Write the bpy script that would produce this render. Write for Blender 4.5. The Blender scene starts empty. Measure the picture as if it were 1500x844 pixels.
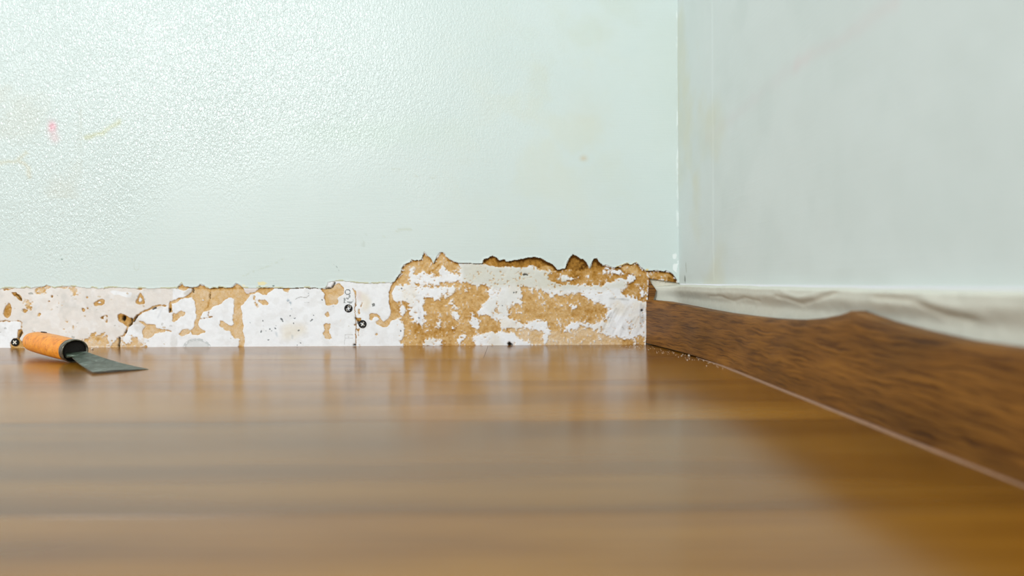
import bpy, bmesh, math, random
import numpy as np
from mathutils import Vector, Matrix

# ------------------------------------------------------------------ camera, world, lights, exposure
F_PX = 1000.0            # focal length in pixels of the 1500 px wide frame
CAM_H = 0.09
ROLL = 0.005
HZ = 413.0               # image row of the horizon at the centre column
sc = bpy.context.scene
COL = sc.collection

cam_data = bpy.data.cameras.new('camera')
cam = bpy.data.objects.new('camera', cam_data)
COL.objects.link(cam)
cam.location = (0, 0, CAM_H)
cam.rotation_euler = (math.pi / 2, ROLL, 0)
cam_data.sensor_width = 36.0
cam_data.lens = 36.0 * F_PX / 1500.0
cam_data.shift_y = -(422.0 - HZ) / 1500.0
cam_data.clip_start = 0.01
cam_data.dof.use_dof = True
cam_data.dof.focus_distance = 0.93
cam_data.dof.aperture_fstop = 4.6
cam_data.dof.aperture_blades = 0
sc.camera = cam

world = bpy.data.worlds.new('room_light')
sc.world = world
world.use_nodes = True
bg = world.node_tree.nodes['Background']
bg.inputs[0].default_value = (0.93, 0.98, 1.0, 1)
bg.inputs[1].default_value = 0.78

def area(name, loc, target, sx, sy, power, color):
    l = bpy.data.lights.new(name, 'AREA')
    l.shape = 'RECTANGLE'; l.size = sx; l.size_y = sy
    l.energy = power; l.color = color
    o = bpy.data.objects.new(name, l); COL.objects.link(o)
    o.location = loc
    d = Vector(target) - Vector(loc)
    o.rotation_euler = d.to_track_quat('-Z', 'Y').to_euler()
    return o
area('window_daylight', (-1.42, -1.75, 1.36), (-0.2, 0.9, 0.2), 0.75, 0.62, 60.0, (0.95, 0.985, 1.0))

sc.view_settings.view_transform = 'Standard'
sc.view_settings.look = 'None'
sc.view_settings.gamma = 1.0
sc.view_settings.use_curve_mapping = False
sc.view_settings.exposure = -0.02

# ------------------------------------------------------------------ helpers
D = 0.968                # distance of the back wall
XW = 0.237               # x of the right wall
rng = np.random.RandomState(7)
random.seed(7)

def lin(c):
    c = np.asarray(c, dtype=float) / 255.0
    return np.where(c <= 0.04045, c / 12.92, ((c + 0.055) / 1.055) ** 2.4)

def ray(px, py):
    u = (px - 750.0) / F_PX; v = (HZ - py) / F_PX
    return u + ROLL * v, v - ROLL * u           # x and z slope per unit depth
def on_wall(px, py, y=D):
    a, b = ray(px, py); return a * y, CAM_H + b * y
def on_floor(px, py, z=0.0):
    a, b = ray(px, py); y = (z - CAM_H) / b
    return Vector((a * y, y, z))
def at_depth(px, py, y):
    a, b = ray(px, py); return Vector((a * y, y, CAM_H + b * y))

def tag(o, label=None, cat=None, group=None, kind=None):
    if label: o['label'] = label
    if cat: o['category'] = cat
    if group: o['group'] = group
    if kind: o['kind'] = kind
    return o

def link(name, me, mat=None, parent=None, smooth=True):
    o = bpy.data.objects.new(name, me); COL.objects.link(o)
    if mat and not me.materials: me.materials.append(mat)
    if parent: o.parent = parent
    if smooth and len(me.polygons):
        me.polygons.foreach_set('use_smooth', [True] * len(me.polygons))
    return o

def from_bm(name, bm, mat=None, parent=None, smooth=True):
    bmesh.ops.recalc_face_normals(bm, faces=bm.faces)
    me = bpy.data.meshes.new(name); bm.to_mesh(me); bm.free()
    return link(name, me, mat, parent, smooth)

def mesh_np(name, co, quads, colors=None, extra=None):
    """fast mesh from numpy arrays"""
    me = bpy.data.meshes.new(name)
    n, m = len(co), len(quads)
    me.vertices.add(n); me.vertices.foreach_set('co', co.astype(np.float32).ravel())
    me.loops.add(m * 4); me.loops.foreach_set('vertex_index', quads.astype(np.int32).ravel())
    me.polygons.add(m)
    me.polygons.foreach_set('loop_start', np.arange(0, m * 4, 4, dtype=np.int32))
    me.update(calc_edges=True)
    if colors is not None:
        a = me.color_attributes.new('Col', 'FLOAT_COLOR', 'POINT')
        c = np.ones((n, 4), np.float32); c[:, :3] = colors
        a.data.foreach_set('color', c.ravel())
    if extra is not None:
        a = me.attributes.new('Rough', 'FLOAT', 'POINT')
        a.data.foreach_set('value', extra.astype(np.float32).ravel())
    return me

def subset(name, co, quads, sel, colors, extra=None):
    q = quads[sel]
    used, inv = np.unique(q, return_inverse=True)
    return mesh_np(name, co[used], inv.reshape(q.shape), colors[used], None if extra is None else extra[used])

_perm = rng.rand(512, 512)
def vnoise(x, y):
    xi = np.floor(x).astype(int); yi = np.floor(y).astype(int)
    fx = x - xi; fy = y - yi
    fx = fx * fx * (3 - 2 * fx); fy = fy * fy * (3 - 2 * fy)
    a = _perm[yi % 512, xi % 512]; b = _perm[yi % 512, (xi + 1) % 512]
    c = _perm[(yi + 1) % 512, xi % 512]; d = _perm[(yi + 1) % 512, (xi + 1) % 512]
    return (a * (1 - fx) + b * fx) * (1 - fy) + (c * (1 - fx) + d * fx) * fy
def fbm(x, y, s, o=3, seed=0):
    r = 0; amp = 1; tot = 0
    for i in range(o):
        r = r + amp * vnoise(x / s + 37.1 * seed + 11.3 * i, y / s + 91.7 * seed + 5.1 * i)
        tot += amp; amp *= .5; s = s / 2.0
    return r / tot
def sstep(a, b, x):
    t = np.clip((x - a) / (b - a), 0, 1); return t * t * (3 - 2 * t)
def blur(m, r):
    m = m.astype(float)
    for ax in (0, 1):
        for _ in range(2):
            p = np.pad(m, [(r, r) if i == ax else (0, 0) for i in (0, 1)], mode='edge')
            cs = np.cumsum(p, axis=ax)
            z = np.zeros_like(np.take(cs, [0], axis=ax))
            cs = np.concatenate([z, cs], axis=ax)
            n = m.shape[ax]
            m = (np.take(cs, range(2 * r + 1, 2 * r + 1 + n), axis=ax) - np.take(cs, range(0, n), axis=ax)) / (2 * r + 1)
    return m

# ---- node helpers
def material(name):
    m = bpy.data.materials.new(name); m.use_nodes = True
    nt = m.node_tree
    return m, nt, nt.nodes['Principled BSDF']
def N(nt, t, **kw):
    n = nt.nodes.new(t)
    for k, v in kw.items(): setattr(n, k, v)
    return n
def L(nt, a, b): nt.links.new(a, b)
def coords(nt, scale=(1, 1, 1), rot=(0, 0, 0)):
    t = N(nt, 'ShaderNodeTexCoord'); m = N(nt, 'ShaderNodeMapping')
    m.inputs['Scale'].default_value = scale; m.inputs['Rotation'].default_value = rot
    L(nt, t.outputs['Object'], m.inputs['Vector']); return m.outputs[0]
def noise(nt, vec, scale, detail=4, rough=.55, dist=0):
    n = N(nt, 'ShaderNodeTexNoise'); n.inputs['Scale'].default_value = scale
    n.inputs['Detail'].default_value = detail; n.inputs['Roughness'].default_value = rough
    n.inputs['Distortion'].default_value = dist
    if vec is not None: L(nt, vec, n.inputs['Vector'])
    return n.outputs['Fac']
def ramp(nt, fac, stops):
    r = N(nt, 'ShaderNodeValToRGB'); e = r.color_ramp.elements
    while len(e) < len(stops): e.new(.5)
    for el, (p, c) in zip(e, stops):
        el.position = p; el.color = tuple(lin(c)) + (1,) if max(c) > 1.0001 else tuple(c) + (1,)
    L(nt, fac, r.inputs[0]); return r.outputs[0]
def mixc(nt, mode, fac, a, b):
    m = N(nt, 'ShaderNodeMix', data_type='RGBA', blend_type=mode)
    for s, v in ((m.inputs[0], fac), (m.inputs[6], a), (m.inputs[7], b)):
        if hasattr(v, 'is_linked'): L(nt, v, s)
        else: s.default_value = v if not isinstance(v, (tuple, list)) else tuple(v) + (1,) * (4 - len(v))
    return m.outputs[2]
def math_n(nt, op, a, b):
    m = N(nt, 'ShaderNodeMath', operation=op)
    for s, v in ((m.inputs[0], a), (m.inputs[1], b)):
        if hasattr(v, 'is_linked'): L(nt, v, s)
        else: s.default_value = v
    return m.outputs[0]
def bump(nt, h, strength, dist, normal=None):
    b = N(nt, 'ShaderNodeBump')
    if hasattr(strength, 'is_linked'): L(nt, strength, b.inputs['Strength'])
    else: b.inputs['Strength'].default_value = strength
    b.inputs['Distance'].default_value = dist
    L(nt, h, b.inputs['Height'])
    if normal is not None: L(nt, normal, b.inputs['Normal'])
    return b.outputs[0]

# ------------------------------------------------------------------ materials
def mat_wall(name, rough, peel):
    m, nt, p = material(name)
    c = N(nt, 'ShaderNodeVertexColor', layer_name='Col')
    v = coords(nt)
    n1 = noise(nt, v, 9, 4)
    tone = ramp(nt, n1, [(.3, (.96, .97, .965)), (.7, (1, 1, 1))])
    L(nt, mixc(nt, 'MULTIPLY', 1.0, c.outputs[0], tone), p.inputs['Base Color'])
    p.inputs['Specular IOR Level'].default_value = .5
    at = N(nt, 'ShaderNodeAttribute', attribute_name='Rough')
    fine = noise(nt, coords(nt, (1, 1, .75)), 420, 2, .5)
    peels = noise(nt, coords(nt, (1.25, 1, .8), (0, .35, 0)), 330, 1.5, .45, .6)
    L(nt, math_n(nt, 'SUBTRACT', rough + .14, math_n(nt, 'MULTIPLY', at.outputs['Fac'], .26)), p.inputs['Roughness'])
    s = math_n(nt, 'MULTIPLY', at.outputs['Fac'], peel)
    b1 = bump(nt, fine, .06, .0006)
    b2 = bump(nt, peels, s, .0013, b1)
    brush = noise(nt, coords(nt, (6, 1, 90)), 5, 3)
    b3 = bump(nt, brush, .1, .0012, b2)
    L(nt, b3, p.inputs['Normal'])
    return m
M_PAINT = mat_wall('satin_green_white_paint', .36, 1.0)
M_PAINT_R = mat_wall('matt_green_white_paint', .55, .12)

def mat_plain_col(name, rough, nscale, strength, dist, spec=.25, contrast=.1, fibre=False):
    m, nt, p = material(name)
    c = N(nt, 'ShaderNodeVertexColor', layer_name='Col')
    v = coords(nt)
    n = noise(nt, v, nscale, 5, .65)
    tone = ramp(nt, n, [(.3, (1 - contrast,) * 3), (.7, (1, 1, 1))])
    L(nt, mixc(nt, 'MULTIPLY', 1.0, c.outputs[0], tone), p.inputs['Base Color'])
    p.inputs['Roughness'].default_value = rough
    p.inputs['Specular IOR Level'].default_value = spec
    n2 = noise(nt, coords(nt, (1, 1, .45) if fibre else (1, 1, 1)), nscale * .8, 5, .7)
    L(nt, bump(nt, n2, strength, dist), p.inputs['Normal'])
    return m
M_SKIM = mat_plain_col('dry_plaster_skim', .75, 240, .35, .0006, contrast=.05)
M_BOARD = mat_plain_col('torn_brown_board_paper', .95, 650, .6, .0009, .1, .22, True)

def mat_floor():
    m, nt, p = material('oak_laminate')
    oi = N(nt, 'ShaderNodeObjectInfo')
    tc = N(nt, 'ShaderNodeTexCoord')
    ad = N(nt, 'ShaderNodeVectorMath', operation='ADD')
    L(nt, tc.outputs['Object'], ad.inputs[0])
    sc_ = N(nt, 'ShaderNodeVectorMath', operation='SCALE')
    cb = N(nt, 'ShaderNodeCombineXYZ'); L(nt, oi.outputs['Random'], cb.inputs[0]); L(nt, oi.outputs['Random'], cb.inputs[1])
    L(nt, cb.outputs[0], sc_.inputs[0]); sc_.inputs['Scale'].default_value = 17.0
    L(nt, sc_.outputs[0], ad.inputs[1])
    def mp(s):
        q = N(nt, 'ShaderNodeMapping'); q.inputs['Scale'].default_value = s
        L(nt, ad.outputs[0], q.inputs['Vector']); return q.outputs[0]
    broad = noise(nt, mp((1.3, 11, 1)), 1.6, 3, .5, .5)
    fine = noise(nt, mp((3, 95, 3)), 3.0, 5, .6, .3)
    c1 = ramp(nt, broad, [(.28, (118, 73, 12)), (.5, (148, 97, 20)), (.72, (168, 117, 38))])
    c2 = ramp(nt, fine, [(.35, (.82, .78, .72)), (.62, (1, 1, 1))])
    L(nt, mixc(nt, 'MULTIPLY', 1.0, mixc(nt, 'MULTIPLY', 1.0, c1, c2), oi.outputs['Color']), p.inputs['Base Color'])
    sm = noise(nt, mp((2, 4, 1)), 2.5, 4)
    r = N(nt, 'ShaderNodeMapRange'); r.inputs[3].default_value = .15; r.inputs[4].default_value = .24
    L(nt, sm, r.inputs[0]); L(nt, r.outputs[0], p.inputs['Roughness'])
    p.inputs['Specular IOR Level'].default_value = .48
    L(nt, bump(nt, fine, .05, .0004), p.inputs['Normal'])
    return m
M_FLOOR = mat_floor()

def mat_skirt():
    m, nt, p = material('dark_oak_foil')
    v = coords(nt, (1, 1, 1))
    warp = noise(nt, coords(nt, (1, 7, 18)), 3, 3)
    tc = N(nt, 'ShaderNodeTexCoord'); sx = N(nt, 'ShaderNodeSeparateXYZ'); L(nt, tc.outputs['Object'], sx.inputs[0])
    zz = math_n(nt, 'ADD', sx.outputs[2], math_n(nt, 'MULTIPLY', warp, .009))
    cb = N(nt, 'ShaderNodeCombineXYZ')
    L(nt, math_n(nt, 'MULTIPLY', sx.outputs[1], 20.0), cb.inputs[1]); L(nt, math_n(nt, 'MULTIPLY', zz, 560.0), cb.inputs[2])
    streak = noise(nt, cb.outputs[0], 1.0, 4, .6, .15)
    cb2 = N(nt, 'ShaderNodeCombineXYZ')
    L(nt, math_n(nt, 'MULTIPLY', sx.outputs[1], 7.0), cb2.inputs[1]); L(nt, math_n(nt, 'MULTIPLY', zz, 45.0), cb2.inputs[2])
    broad = noise(nt, cb2.outputs[0], 1.0, 3, .5, .3)
    c1 = ramp(nt, broad, [(.3, (112, 73, 24)), (.52, (134, 88, 31)), (.72, (152, 102, 38))])
    c2 = ramp(nt, streak, [(.36, (.32, .26, .18)), (.48, (.74, .7, .64)), (.6, (1, 1, 1))])
    L(nt, mixc(nt, 'MULTIPLY', 1.0, c1, c2), p.inputs['Base Color'])
    p.inputs['Roughness'].default_value = .5
    p.inputs['Specular IOR Level'].default_value = .3
    L(nt, bump(nt, streak, .35, .0012), p.inputs['Normal'])
    return m
M_SKIRT = mat_skirt()

def simple(name, rgb, rough=.6, metal=0, nscale=200, var=.15, bstr=.2, bdist=.0005, spec=.5):
    m, nt, p = material(name)
    n = noise(nt, coords(nt), nscale, 4, .6)
    c = lin(rgb)
    cr = ramp(nt, n, [(.3, tuple(c * (1 - var))), (.7, tuple(np.minimum(1, c * (1 + var * .5))))])
    L(nt, cr, p.inputs['Base Color'])
    p.inputs['Roughness'].default_value = rough; p.inputs['Metallic'].default_value = metal
    p.inputs['Specular IOR Level'].default_value = spec
    L(nt, bump(nt, n, bstr, bdist), p.inputs['Normal'])
    return m

# ------------------------------------------------------------------ floor: laminate planks
floor_bm = bmesh.new()
bmesh.ops.create_cube(floor_bm, size=1, matrix=Matrix.Translation((-0.6, 0.12, -0.022)) @ Matrix.Diagonal((1.9, 1.95, 0.02, 1)))
floor = from_bm('floor', floor_bm, simple('floor_underlay', (70, 60, 50), .9), None, False)
tag(floor, 'brown wood laminate floor running up to the stripped wall', kind='structure')

def plank_mesh(lx, ly):
    bm = bmesh.new()
    bmesh.ops.create_cube(bm, size=1, matrix=Matrix.Translation((lx / 2, -ly / 2, -.006)) @ Matrix.Diagonal((lx, ly, .012, 1)))
    top = [e for e in bm.edges if all(abs(v.co.z) < 1e-5 for v in e.verts)]
    bmesh.ops.bevel(bm, geom=top, offset=.0003, segments=2, affect='EDGES', profile=.5)
    bmesh.ops.recalc_face_normals(bm, faces=bm.faces)
    me = bpy.data.meshes.new('plank'); bm.to_mesh(me); bm.free(); me.materials.append(M_FLOOR)
    return me
XR = XW + .004
W = .18
ybs = [D + .006] + [0.804 - W * i for i in range(7)]
splits = [[-.034], [-.80], [-.55], [-.95], [-.4], [-.9], [-.6]]
TONE = [.95, .98, 1.02, .76, .9, 1.0, .9]      # colour factor of each board row, the fourth one darkest
for i in range(len(ybs) - 1):
    y1, y0 = ybs[i], ybs[i + 1]
    xs = [-1.5] + splits[i] + [XR]
    for a, b in zip(xs[:-1], xs[1:]):
        me = plank_mesh(b - a - .0002, y1 - y0 - .0002)
        o = bpy.data.objects.new('plank', me); COL.objects.link(o)
        o.location = (a, y1, 0.0); o.parent = floor
        o.color = tuple([TONE[i]] * 3) + (1,)

# ------------------------------------------------------------------ back wall: painted damage map (coordinates traced in 1500 px frame)
ST = .75
gx = np.arange(-280, 1001.5, ST); gy = np.arange(362, 516, ST)
X, Y = np.meshgrid(gx, gy)
amp = 1.5
WX = X + amp * 2 * (fbm(X, Y, 7, 3, 1) - .5) * 1.5
WY = Y + amp * 2 * (fbm(X, Y, 7, 3, 2) - .5) * 1.5
FR = {'A': (0, 410, 8.04), 'B': (120, 410, 8.04), 'C': (240, 410, 8.04), 'D': (360, 410, 8.04),
      'E': (470, 400, 7.342), 'F': (565, 365, 5.627), 'G': (700, 365, 5.627), 'H': (850, 365, 5.627)}
def T(spec):
    """'A 1,2 3,4 B 5,6' -> list of frame pixels"""
    out = []; f = None
    for t in spec.split():
        if t in FR: f = FR[t]; continue
        a, b = t.split(','); out.append((f[0] + float(a) / f[2], f[1] + float(b) / f[2]))
    return out
def poly(pts, wx=None, wy=None):
    wx = WX if wx is None else wx; wy = WY if wy is None else wy
    P = np.array(pts)
    j0 = max(0, int((P[:, 0].min() - 6 - gx[0]) / ST)); j1 = min(len(gx), int((P[:, 0].max() + 6 - gx[0]) / ST) + 2)
    i0 = max(0, int((P[:, 1].min() - 6 - gy[0]) / ST)); i1 = min(len(gy), int((P[:, 1].max() + 6 - gy[0]) / ST) + 2)
    m = np.zeros(X.shape, bool)
    x = wx[i0:i1, j0:j1]; y = wy[i0:i1, j0:j1]; s = np.zeros(x.shape, bool)
    n = len(P)
    for k in range(n):
        xa, ya = P[k]; xb, yb = P[(k + 1) % n]
        if ya == yb: continue
        c = ((ya > y) != (yb > y)) & (x < (xb - xa) * (y - ya) / (yb - ya) + xa)
        s ^= c
    m[i0:i1, j0:j1] = s
    return m
def seg(pts, w):
    """distance mask of a polyline, w = full width in px"""
    m = np.zeros(X.shape, bool)
    xx = X + .6 * (WX - X); yy = Y + .6 * (WY - Y)
    for (xa, ya), (xb, yb) in zip(pts[:-1], pts[1:]):
        dx, dy = xb - xa, yb - ya; l2 = dx * dx + dy * dy + 1e-9
        t = np.clip(((xx - xa) * dx + (yy - ya) * dy) / l2, 0, 1)
        m |= np.hypot(xx - xa - t * dx, yy - ya - t * dy) < w / 2
    return m

edge_spec = ("A -480,105 -200,98 -60,104 0,110 40,105 60,95 200,100 285,98 310,84 350,100 380,98 440,83 520,80 545,58 600,80 640,100 700,82 800,75 900,82 "
    "B 5,92 90,100 130,90 150,100 260,102 320,92 500,95 640,105 680,98 740,104 C 0,102 155,100 180,65 210,35 230,70 320,90 390,85 430,50 480,65 490,90 545,105 600,95 635,105 650,85 730,98 810,90 850,40 880,50 930,95 "
    "D 0,100 150,100 220,95 310,90 340,100 440,100 650,95 700,90 800,95 880,105 E 5,165 50,165 80,100 130,92 180,90 210,85 300,95 400,110 500,115 745,105 "
    "F 40,285 70,270 95,230 125,195 132,160 150,130 200,110 210,85 240,95 290,90 320,20 340,50 375,80 398,125 415,75 450,25 480,30 500,65 545,95 600,117 "
    "G 35,120 50,82 80,75 125,55 160,75 180,95 220,85 235,105 320,88 400,75 460,65 520,75 560,100 620,130 660,175 720,160 745,90 780,42 810,55 "
    "H 5,80 20,80 50,110 78,160 90,120 110,82 140,75 155,105 190,135 220,130 270,155 300,150 350,135 385,115 410,130 440,120 465,110 500,150 540,180 600,180 630,172 690,188 705,175 760,200 800,260 808,275 830,290 900,300")
E_ = sorted(T(edge_spec))
ex = np.array([p[0] for p in E_]); ey = np.array([p[1] for p in E_])
jag = .7 * (fbm(X, Y, 4, 3, 5) - .5) * 2
PAINT = (Y + jag) < np.interp(X + jag, ex, ey)

BR = np.zeros(X.shape, bool); TINT = np.full(X.shape, .25)
def brown(spec, t=.3):
    m = poly(T(spec)); BR[m] = True; TINT[m] = t
def bline(spec, w, t=.5):
    m = seg(T(spec), w); BR[m] = True; TINT[m] = t
def dot(spec, r, t=.5):
    (x, y), = T(spec); m = np.hypot(WX - x, WY - y) < r; BR[m] = True; TINT[m] = t
DARK = np.zeros(X.shape, bool)
WHITE = np.zeros(X.shape, bool)
def white(spec):
    m = poly(T(spec)); WHITE[m] = True; BR[m] = False

# bright plaster areas
WHITE |= X > 252 + 6 * (fbm(X, Y, 12, 2, 8) - .5)
white('A -600,500 0,510 30,490 120,490 240,490 250,520 240,600 210,680 190,690 130,720 130,850 -600,850')
white('B 670,440 740,390 860,340 1100,300 1100,860 730,860 740,700 720,600 870,640 870,520 720,490 650,470')
white('B 540,590 600,520 700,520 720,720 640,680 580,640 580,720 550,755 510,740 480,690')
white('B 300,130 600,150 560,210 380,170')
# A
brown('A -300,100 -100,96 -100,112 -300,118', .15)
brown('A -420,700 -300,600 -250,720 -300,860 -420,860', .2)
brown('A 35,110 60,95 200,100 200,110 60,118 50,128', .25)
brown('A 420,96 520,92 510,140 480,160 440,160', .05)
brown('A 520,82 545,58 600,80 600,98 520,95', .2)
brown('A 640,108 700,82 900,78 965,92 965,106 700,98', .15)
brown('A 820,105 910,105 920,140 880,170 820,140', .05)
brown('A 130,150 180,150 240,200 262,245 240,255 180,205 145,180', .6)
brown('A 250,230 340,240 350,280 320,330 300,300 270,260', .05)
brown('A 265,340 310,320 325,360 300,388 268,380', .5)
brown('A 100,262 128,290 122,380 112,440 80,458 48,430 38,400 60,330', .5)
brown('A 340,330 380,328 372,366 342,362', .3)
brown('A 435,398 474,398 478,440 438,452', .45)
dot('A 612,203', 1.9, .5); dot('A 582,256', 1.9, .5); dot('A 720,265', 1.8, .1)
dot('A 775,485', 2.2, .1); dot('A 780,600', 2.4, .1); dot('A 870,580', 1.6, .1)
bline('A -40,500 0,492 50,480 130,490 240,490 252,505 250,600', 1.4, .4)
brown('A 215,600 268,588 272,620 240,685 208,690 205,640', .55)
brown('A 120,740 150,690 230,690 275,740 270,790 200,810 130,800', .4)
DARK |= seg(T('A 248,612 218,690'), 1.4) | seg(T('A 180,170 245,240'), .9) | seg(T('A 268,725 272,752'), 1.6)
# B
brown('B -330,790 -100,760 0,730 60,725 110,650 200,645 290,655 300,700 290,760 330,830 -330,830', .08)
brown('B 120,668 220,668 240,700 200,720 130,700', .35)
brown('B 325,830 370,720 400,695 430,690 470,690 500,750 560,765 580,720 575,640 620,660 690,720 735,830', .12)
brown('B 415,420 470,403 540,440 590,470 602,520 560,552 500,548 460,510 428,480', .55)
bline('B 545,545 512,620 470,680', 2.4, .5)
bline('B 600,480 650,420 720,380 800,345 860,310 900,300 985,312', 2.4, .5)
brown('B 650,480 720,498 760,520 860,528 872,570 965,588 985,612 870,632 840,662 770,695 720,682 712,600 740,560 700,520', .15)
brown('B 685,148 722,200 728,290 650,300 622,265 650,220', .5)
white('B 680,205 702,240 692,268 660,262')
brown('B 132,275 200,240 210,232 268,238 252,292 200,308 150,306', .4)
white('B 165,270 205,255 225,275 190,285')
bline('B 210,455 290,415 287,510 235,460 210,455', 1.3, .5)
dot('B 60,200', 1.6, .4); dot('B 65,335', 1.8, .4); dot('B 10,355', 2.1, .4); dot('B 315,365', 1.3, .4); dot('B 725,125', 1.2, .3)
brown('B 640,108 690,95 722,103 650,122', .3)
DARK |= seg(T('B 437,680 428,840'), 1.9) | seg(T('B 580,460 587,500 557,545'), 1.7) | poly(T('B 468,425 497,430 502,460 487,497 463,470')) | seg(T('B 612,492 655,420'), 1.3) | seg(T('B 835,348 862,328'), 1.5) | seg(T('B 520,600 505,630'), 1.2)
# C
brown('C 155,100 180,62 210,32 230,70 320,90 390,85 430,52 480,68 490,90 545,105 640,100 730,96 810,88 850,38 900,60 940,96 965,160 965,240 920,280 905,320 925,420 935,600 945,820 880,830 880,700 830,690 780,620 790,540 810,530 805,470 820,280 830,240 790,215 720,235 640,290 580,310 560,350 510,370 450,390 430,430 420,470 400,530 430,580 490,600 480,630 400,650 330,650 310,600 350,560 355,520 370,440 380,330 350,240 330,205 290,210 190,235 150,270 90,270 85,350 95,390 60,390 48,340 68,248 170,220 270,190 330,150 340,110 300,92 230,125', .2)
white('C 445,225 470,228 472,250 448,255')
brown('C 95,400 200,368 248,380 242,420 190,440 130,497 98,480', .2)
brown('C 648,473 700,488 760,538 790,545 792,602 710,592 658,542', .15)
brown('C 205,590 290,583 312,600 290,630 200,668 168,640 195,600', .15)
bline('C 0,582 40,595 85,612', 1.6, .15)
white('C 450,400 500,378 516,420 470,440')
bline('C 522,375 525,430 572,442 430,462', 1.3, .5)
bline('C 545,125 540,230 522,325 460,370', 1.5, .7)
bline('C 72,255 62,385', 2.0, .75)
bline('C 170,75 300,100 480,95', 1.0, .7); bline('C 545,105 650,90 820,100 930,100', 1.0, .7)
bline('C 180,235 270,195 335,150', 1.0, .55)
brown('C 862,830 865,795 900,763 947,795 947,830', .7)
DARK |= seg(T('C 345,112 345,150'), 1.4) | seg(T('C 545,150 542,220'), .8) | seg(T('C 66,345 66,378'), 1.2)
# D
brown('D 0,160 60,150 130,140 160,105 230,93 310,88 332,105 270,140 240,177 160,155 60,168 30,190 0,245 -20,240', .22)
brown('D 92,170 106,170 115,235 150,240 222,228 274,280 266,307 220,300 130,250 95,240', .18)
brown('D 440,98 512,98 492,157 450,130', .2)
dot('D 115,305', 1.6, .1)
bline('D 330,98 440,100 700,92 880,108 940,112', 1.2, .6)
brown('E 0,165 100,175 150,130 200,112 238,160 242,230 190,270 170,335 90,348 48,340 42,230 8,190', .2)
brown('E 38,425 75,408 97,460 70,477 43,450', .2)
brown('E 133,528 152,545 146,562', .2); dot('E 200,490', 1.2, .1)
brown('E 38,550 102,543 102,600 82,620 118,702 50,702 18,640 40,610', .15)
# E joint between the boards
bline('E 345,168 366,230 371,300 366,400 376,460 376,560 374,700 378,790', .9, .6)
bline('E 412,440 400,480 412,600 398,690 420,790', .9, .5)
brown('E 338,172 372,190 377,262 358,240', .4)
brown('E 383,468 432,480 442,520 400,522', .6)
brown('E 383,602 427,588 402,628', .4); dot('E 358,555', 1.2, .5); dot('E 372,350', 1.3, .5)
bline('E 408,395 415,440', 2.2, .4); bline('E 438,320 428,370', 1.6, .3)
brown('E 525,440 590,433 637,470 647,510 680,528 722,500 748,440 753,380 736,310 738,210 762,140 800,95 830,120 790,170 782,230 792,310 845,330 838,500 752,520 722,588 690,588 650,572 590,560 578,520 632,510 602,465 560,480 545,512 522,500', .22)
brown('E 578,662 600,640 612,672 590,686', .15)
bline('E 752,470 755,380 737,310 739,210 765,130 800,90 845,35', 1.2, .7)
DARK |= poly(T('E 352,772 378,762 374,790')) | seg(T('E 122,160 150,108'), 1.4) | seg(T('E 55,170 112,170'), .9) | seg(T('E 405,520 400,545'), 1.2)
DARK |= seg(T('E 375,470 375,500'), 1.0)
# F big block
brown('F 48,345 55,285 95,232 140,195 130,160 150,128 210,83 290,88 320,18 375,78 398,123 415,73 450,23 480,28 500,63 545,93 600,117 615,150 610,200 560,218 510,180 490,150 460,155 430,180 457,215 442,242 400,195 340,205 310,190 280,215 232,222 228,180 212,165 195,240 205,288 245,300 150,300 100,300 60,325', .3)
brown('F 160,430 310,440 310,400 380,408 420,430 460,408 520,400 560,350 575,312 450,300 460,278 540,270 620,265 700,290 760,300 844,305 G 60,303 90,350 108,400 60,450 10,490 F 800,482 752,500 770,540 844,580 G 20,545 70,543 110,568 185,595 185,640 240,658 300,690 180,675 60,682 20,702 0,712 F 770,690 715,750 765,830 150,830 150,620 130,580 40,592 40,480 40,400 100,440', .38)
brown('F 180,620 260,600 330,620 430,560 520,580 560,640 600,690 520,720 430,740 300,730 220,720', .5)
white('F 60,340 130,300 250,308 570,320 568,350 520,398 470,372 420,398 380,380 320,410 302,450 322,560 322,612 280,632 250,600 190,560 190,432 110,442 62,420 50,370')
brown('F 320,360 370,365 380,385 330,378', .3); brown('F 450,375 480,370 490,398 455,395', .35); brown('F 500,375 545,370 540,390 510,388', .35)
brown('F 240,285 330,296 400,302 480,300 560,306 560,318 400,314 250,308', .25)
white('F 525,405 582,465 584,492 538,460')
white('F 550,508 592,520 612,560 580,592 558,570')
white('F 710,508 732,520 762,600 768,655 720,652 698,612')
white('F 424,588 442,588 454,660 440,682 424,660')
white('F 548,640 580,628 588,660 565,677')
white('F 640,665 662,700 620,772 600,788 593,750 625,720')
white('F 648,312 682,320 682,362 652,345')
white('F 108,470 165,450 162,540 112,542')
white('F 203,163 232,170 226,232 198,226')
white('F 545,165 570,165 580,190 555,195')
white('F 310,745 420,740 500,765 480,800 300,800')
brown('F 395,765 430,760 440,790 400,795', .35); brown('F 120,750 150,740 150,790 125,790', .2)
brown('F 0,602 32,588 22,640 0,655 -8,640', .3)
bline('F 55,290 98,230 140,197', 1.1, .75); bline('F 398,125 405,100 415,75', 1.0, .8); bline('F 360,190 400,170 440,130 500,100 520,85 560,108 600,118 800,121', 1.5, .8)
bline('F 130,205 120,250', .9, .7)
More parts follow.
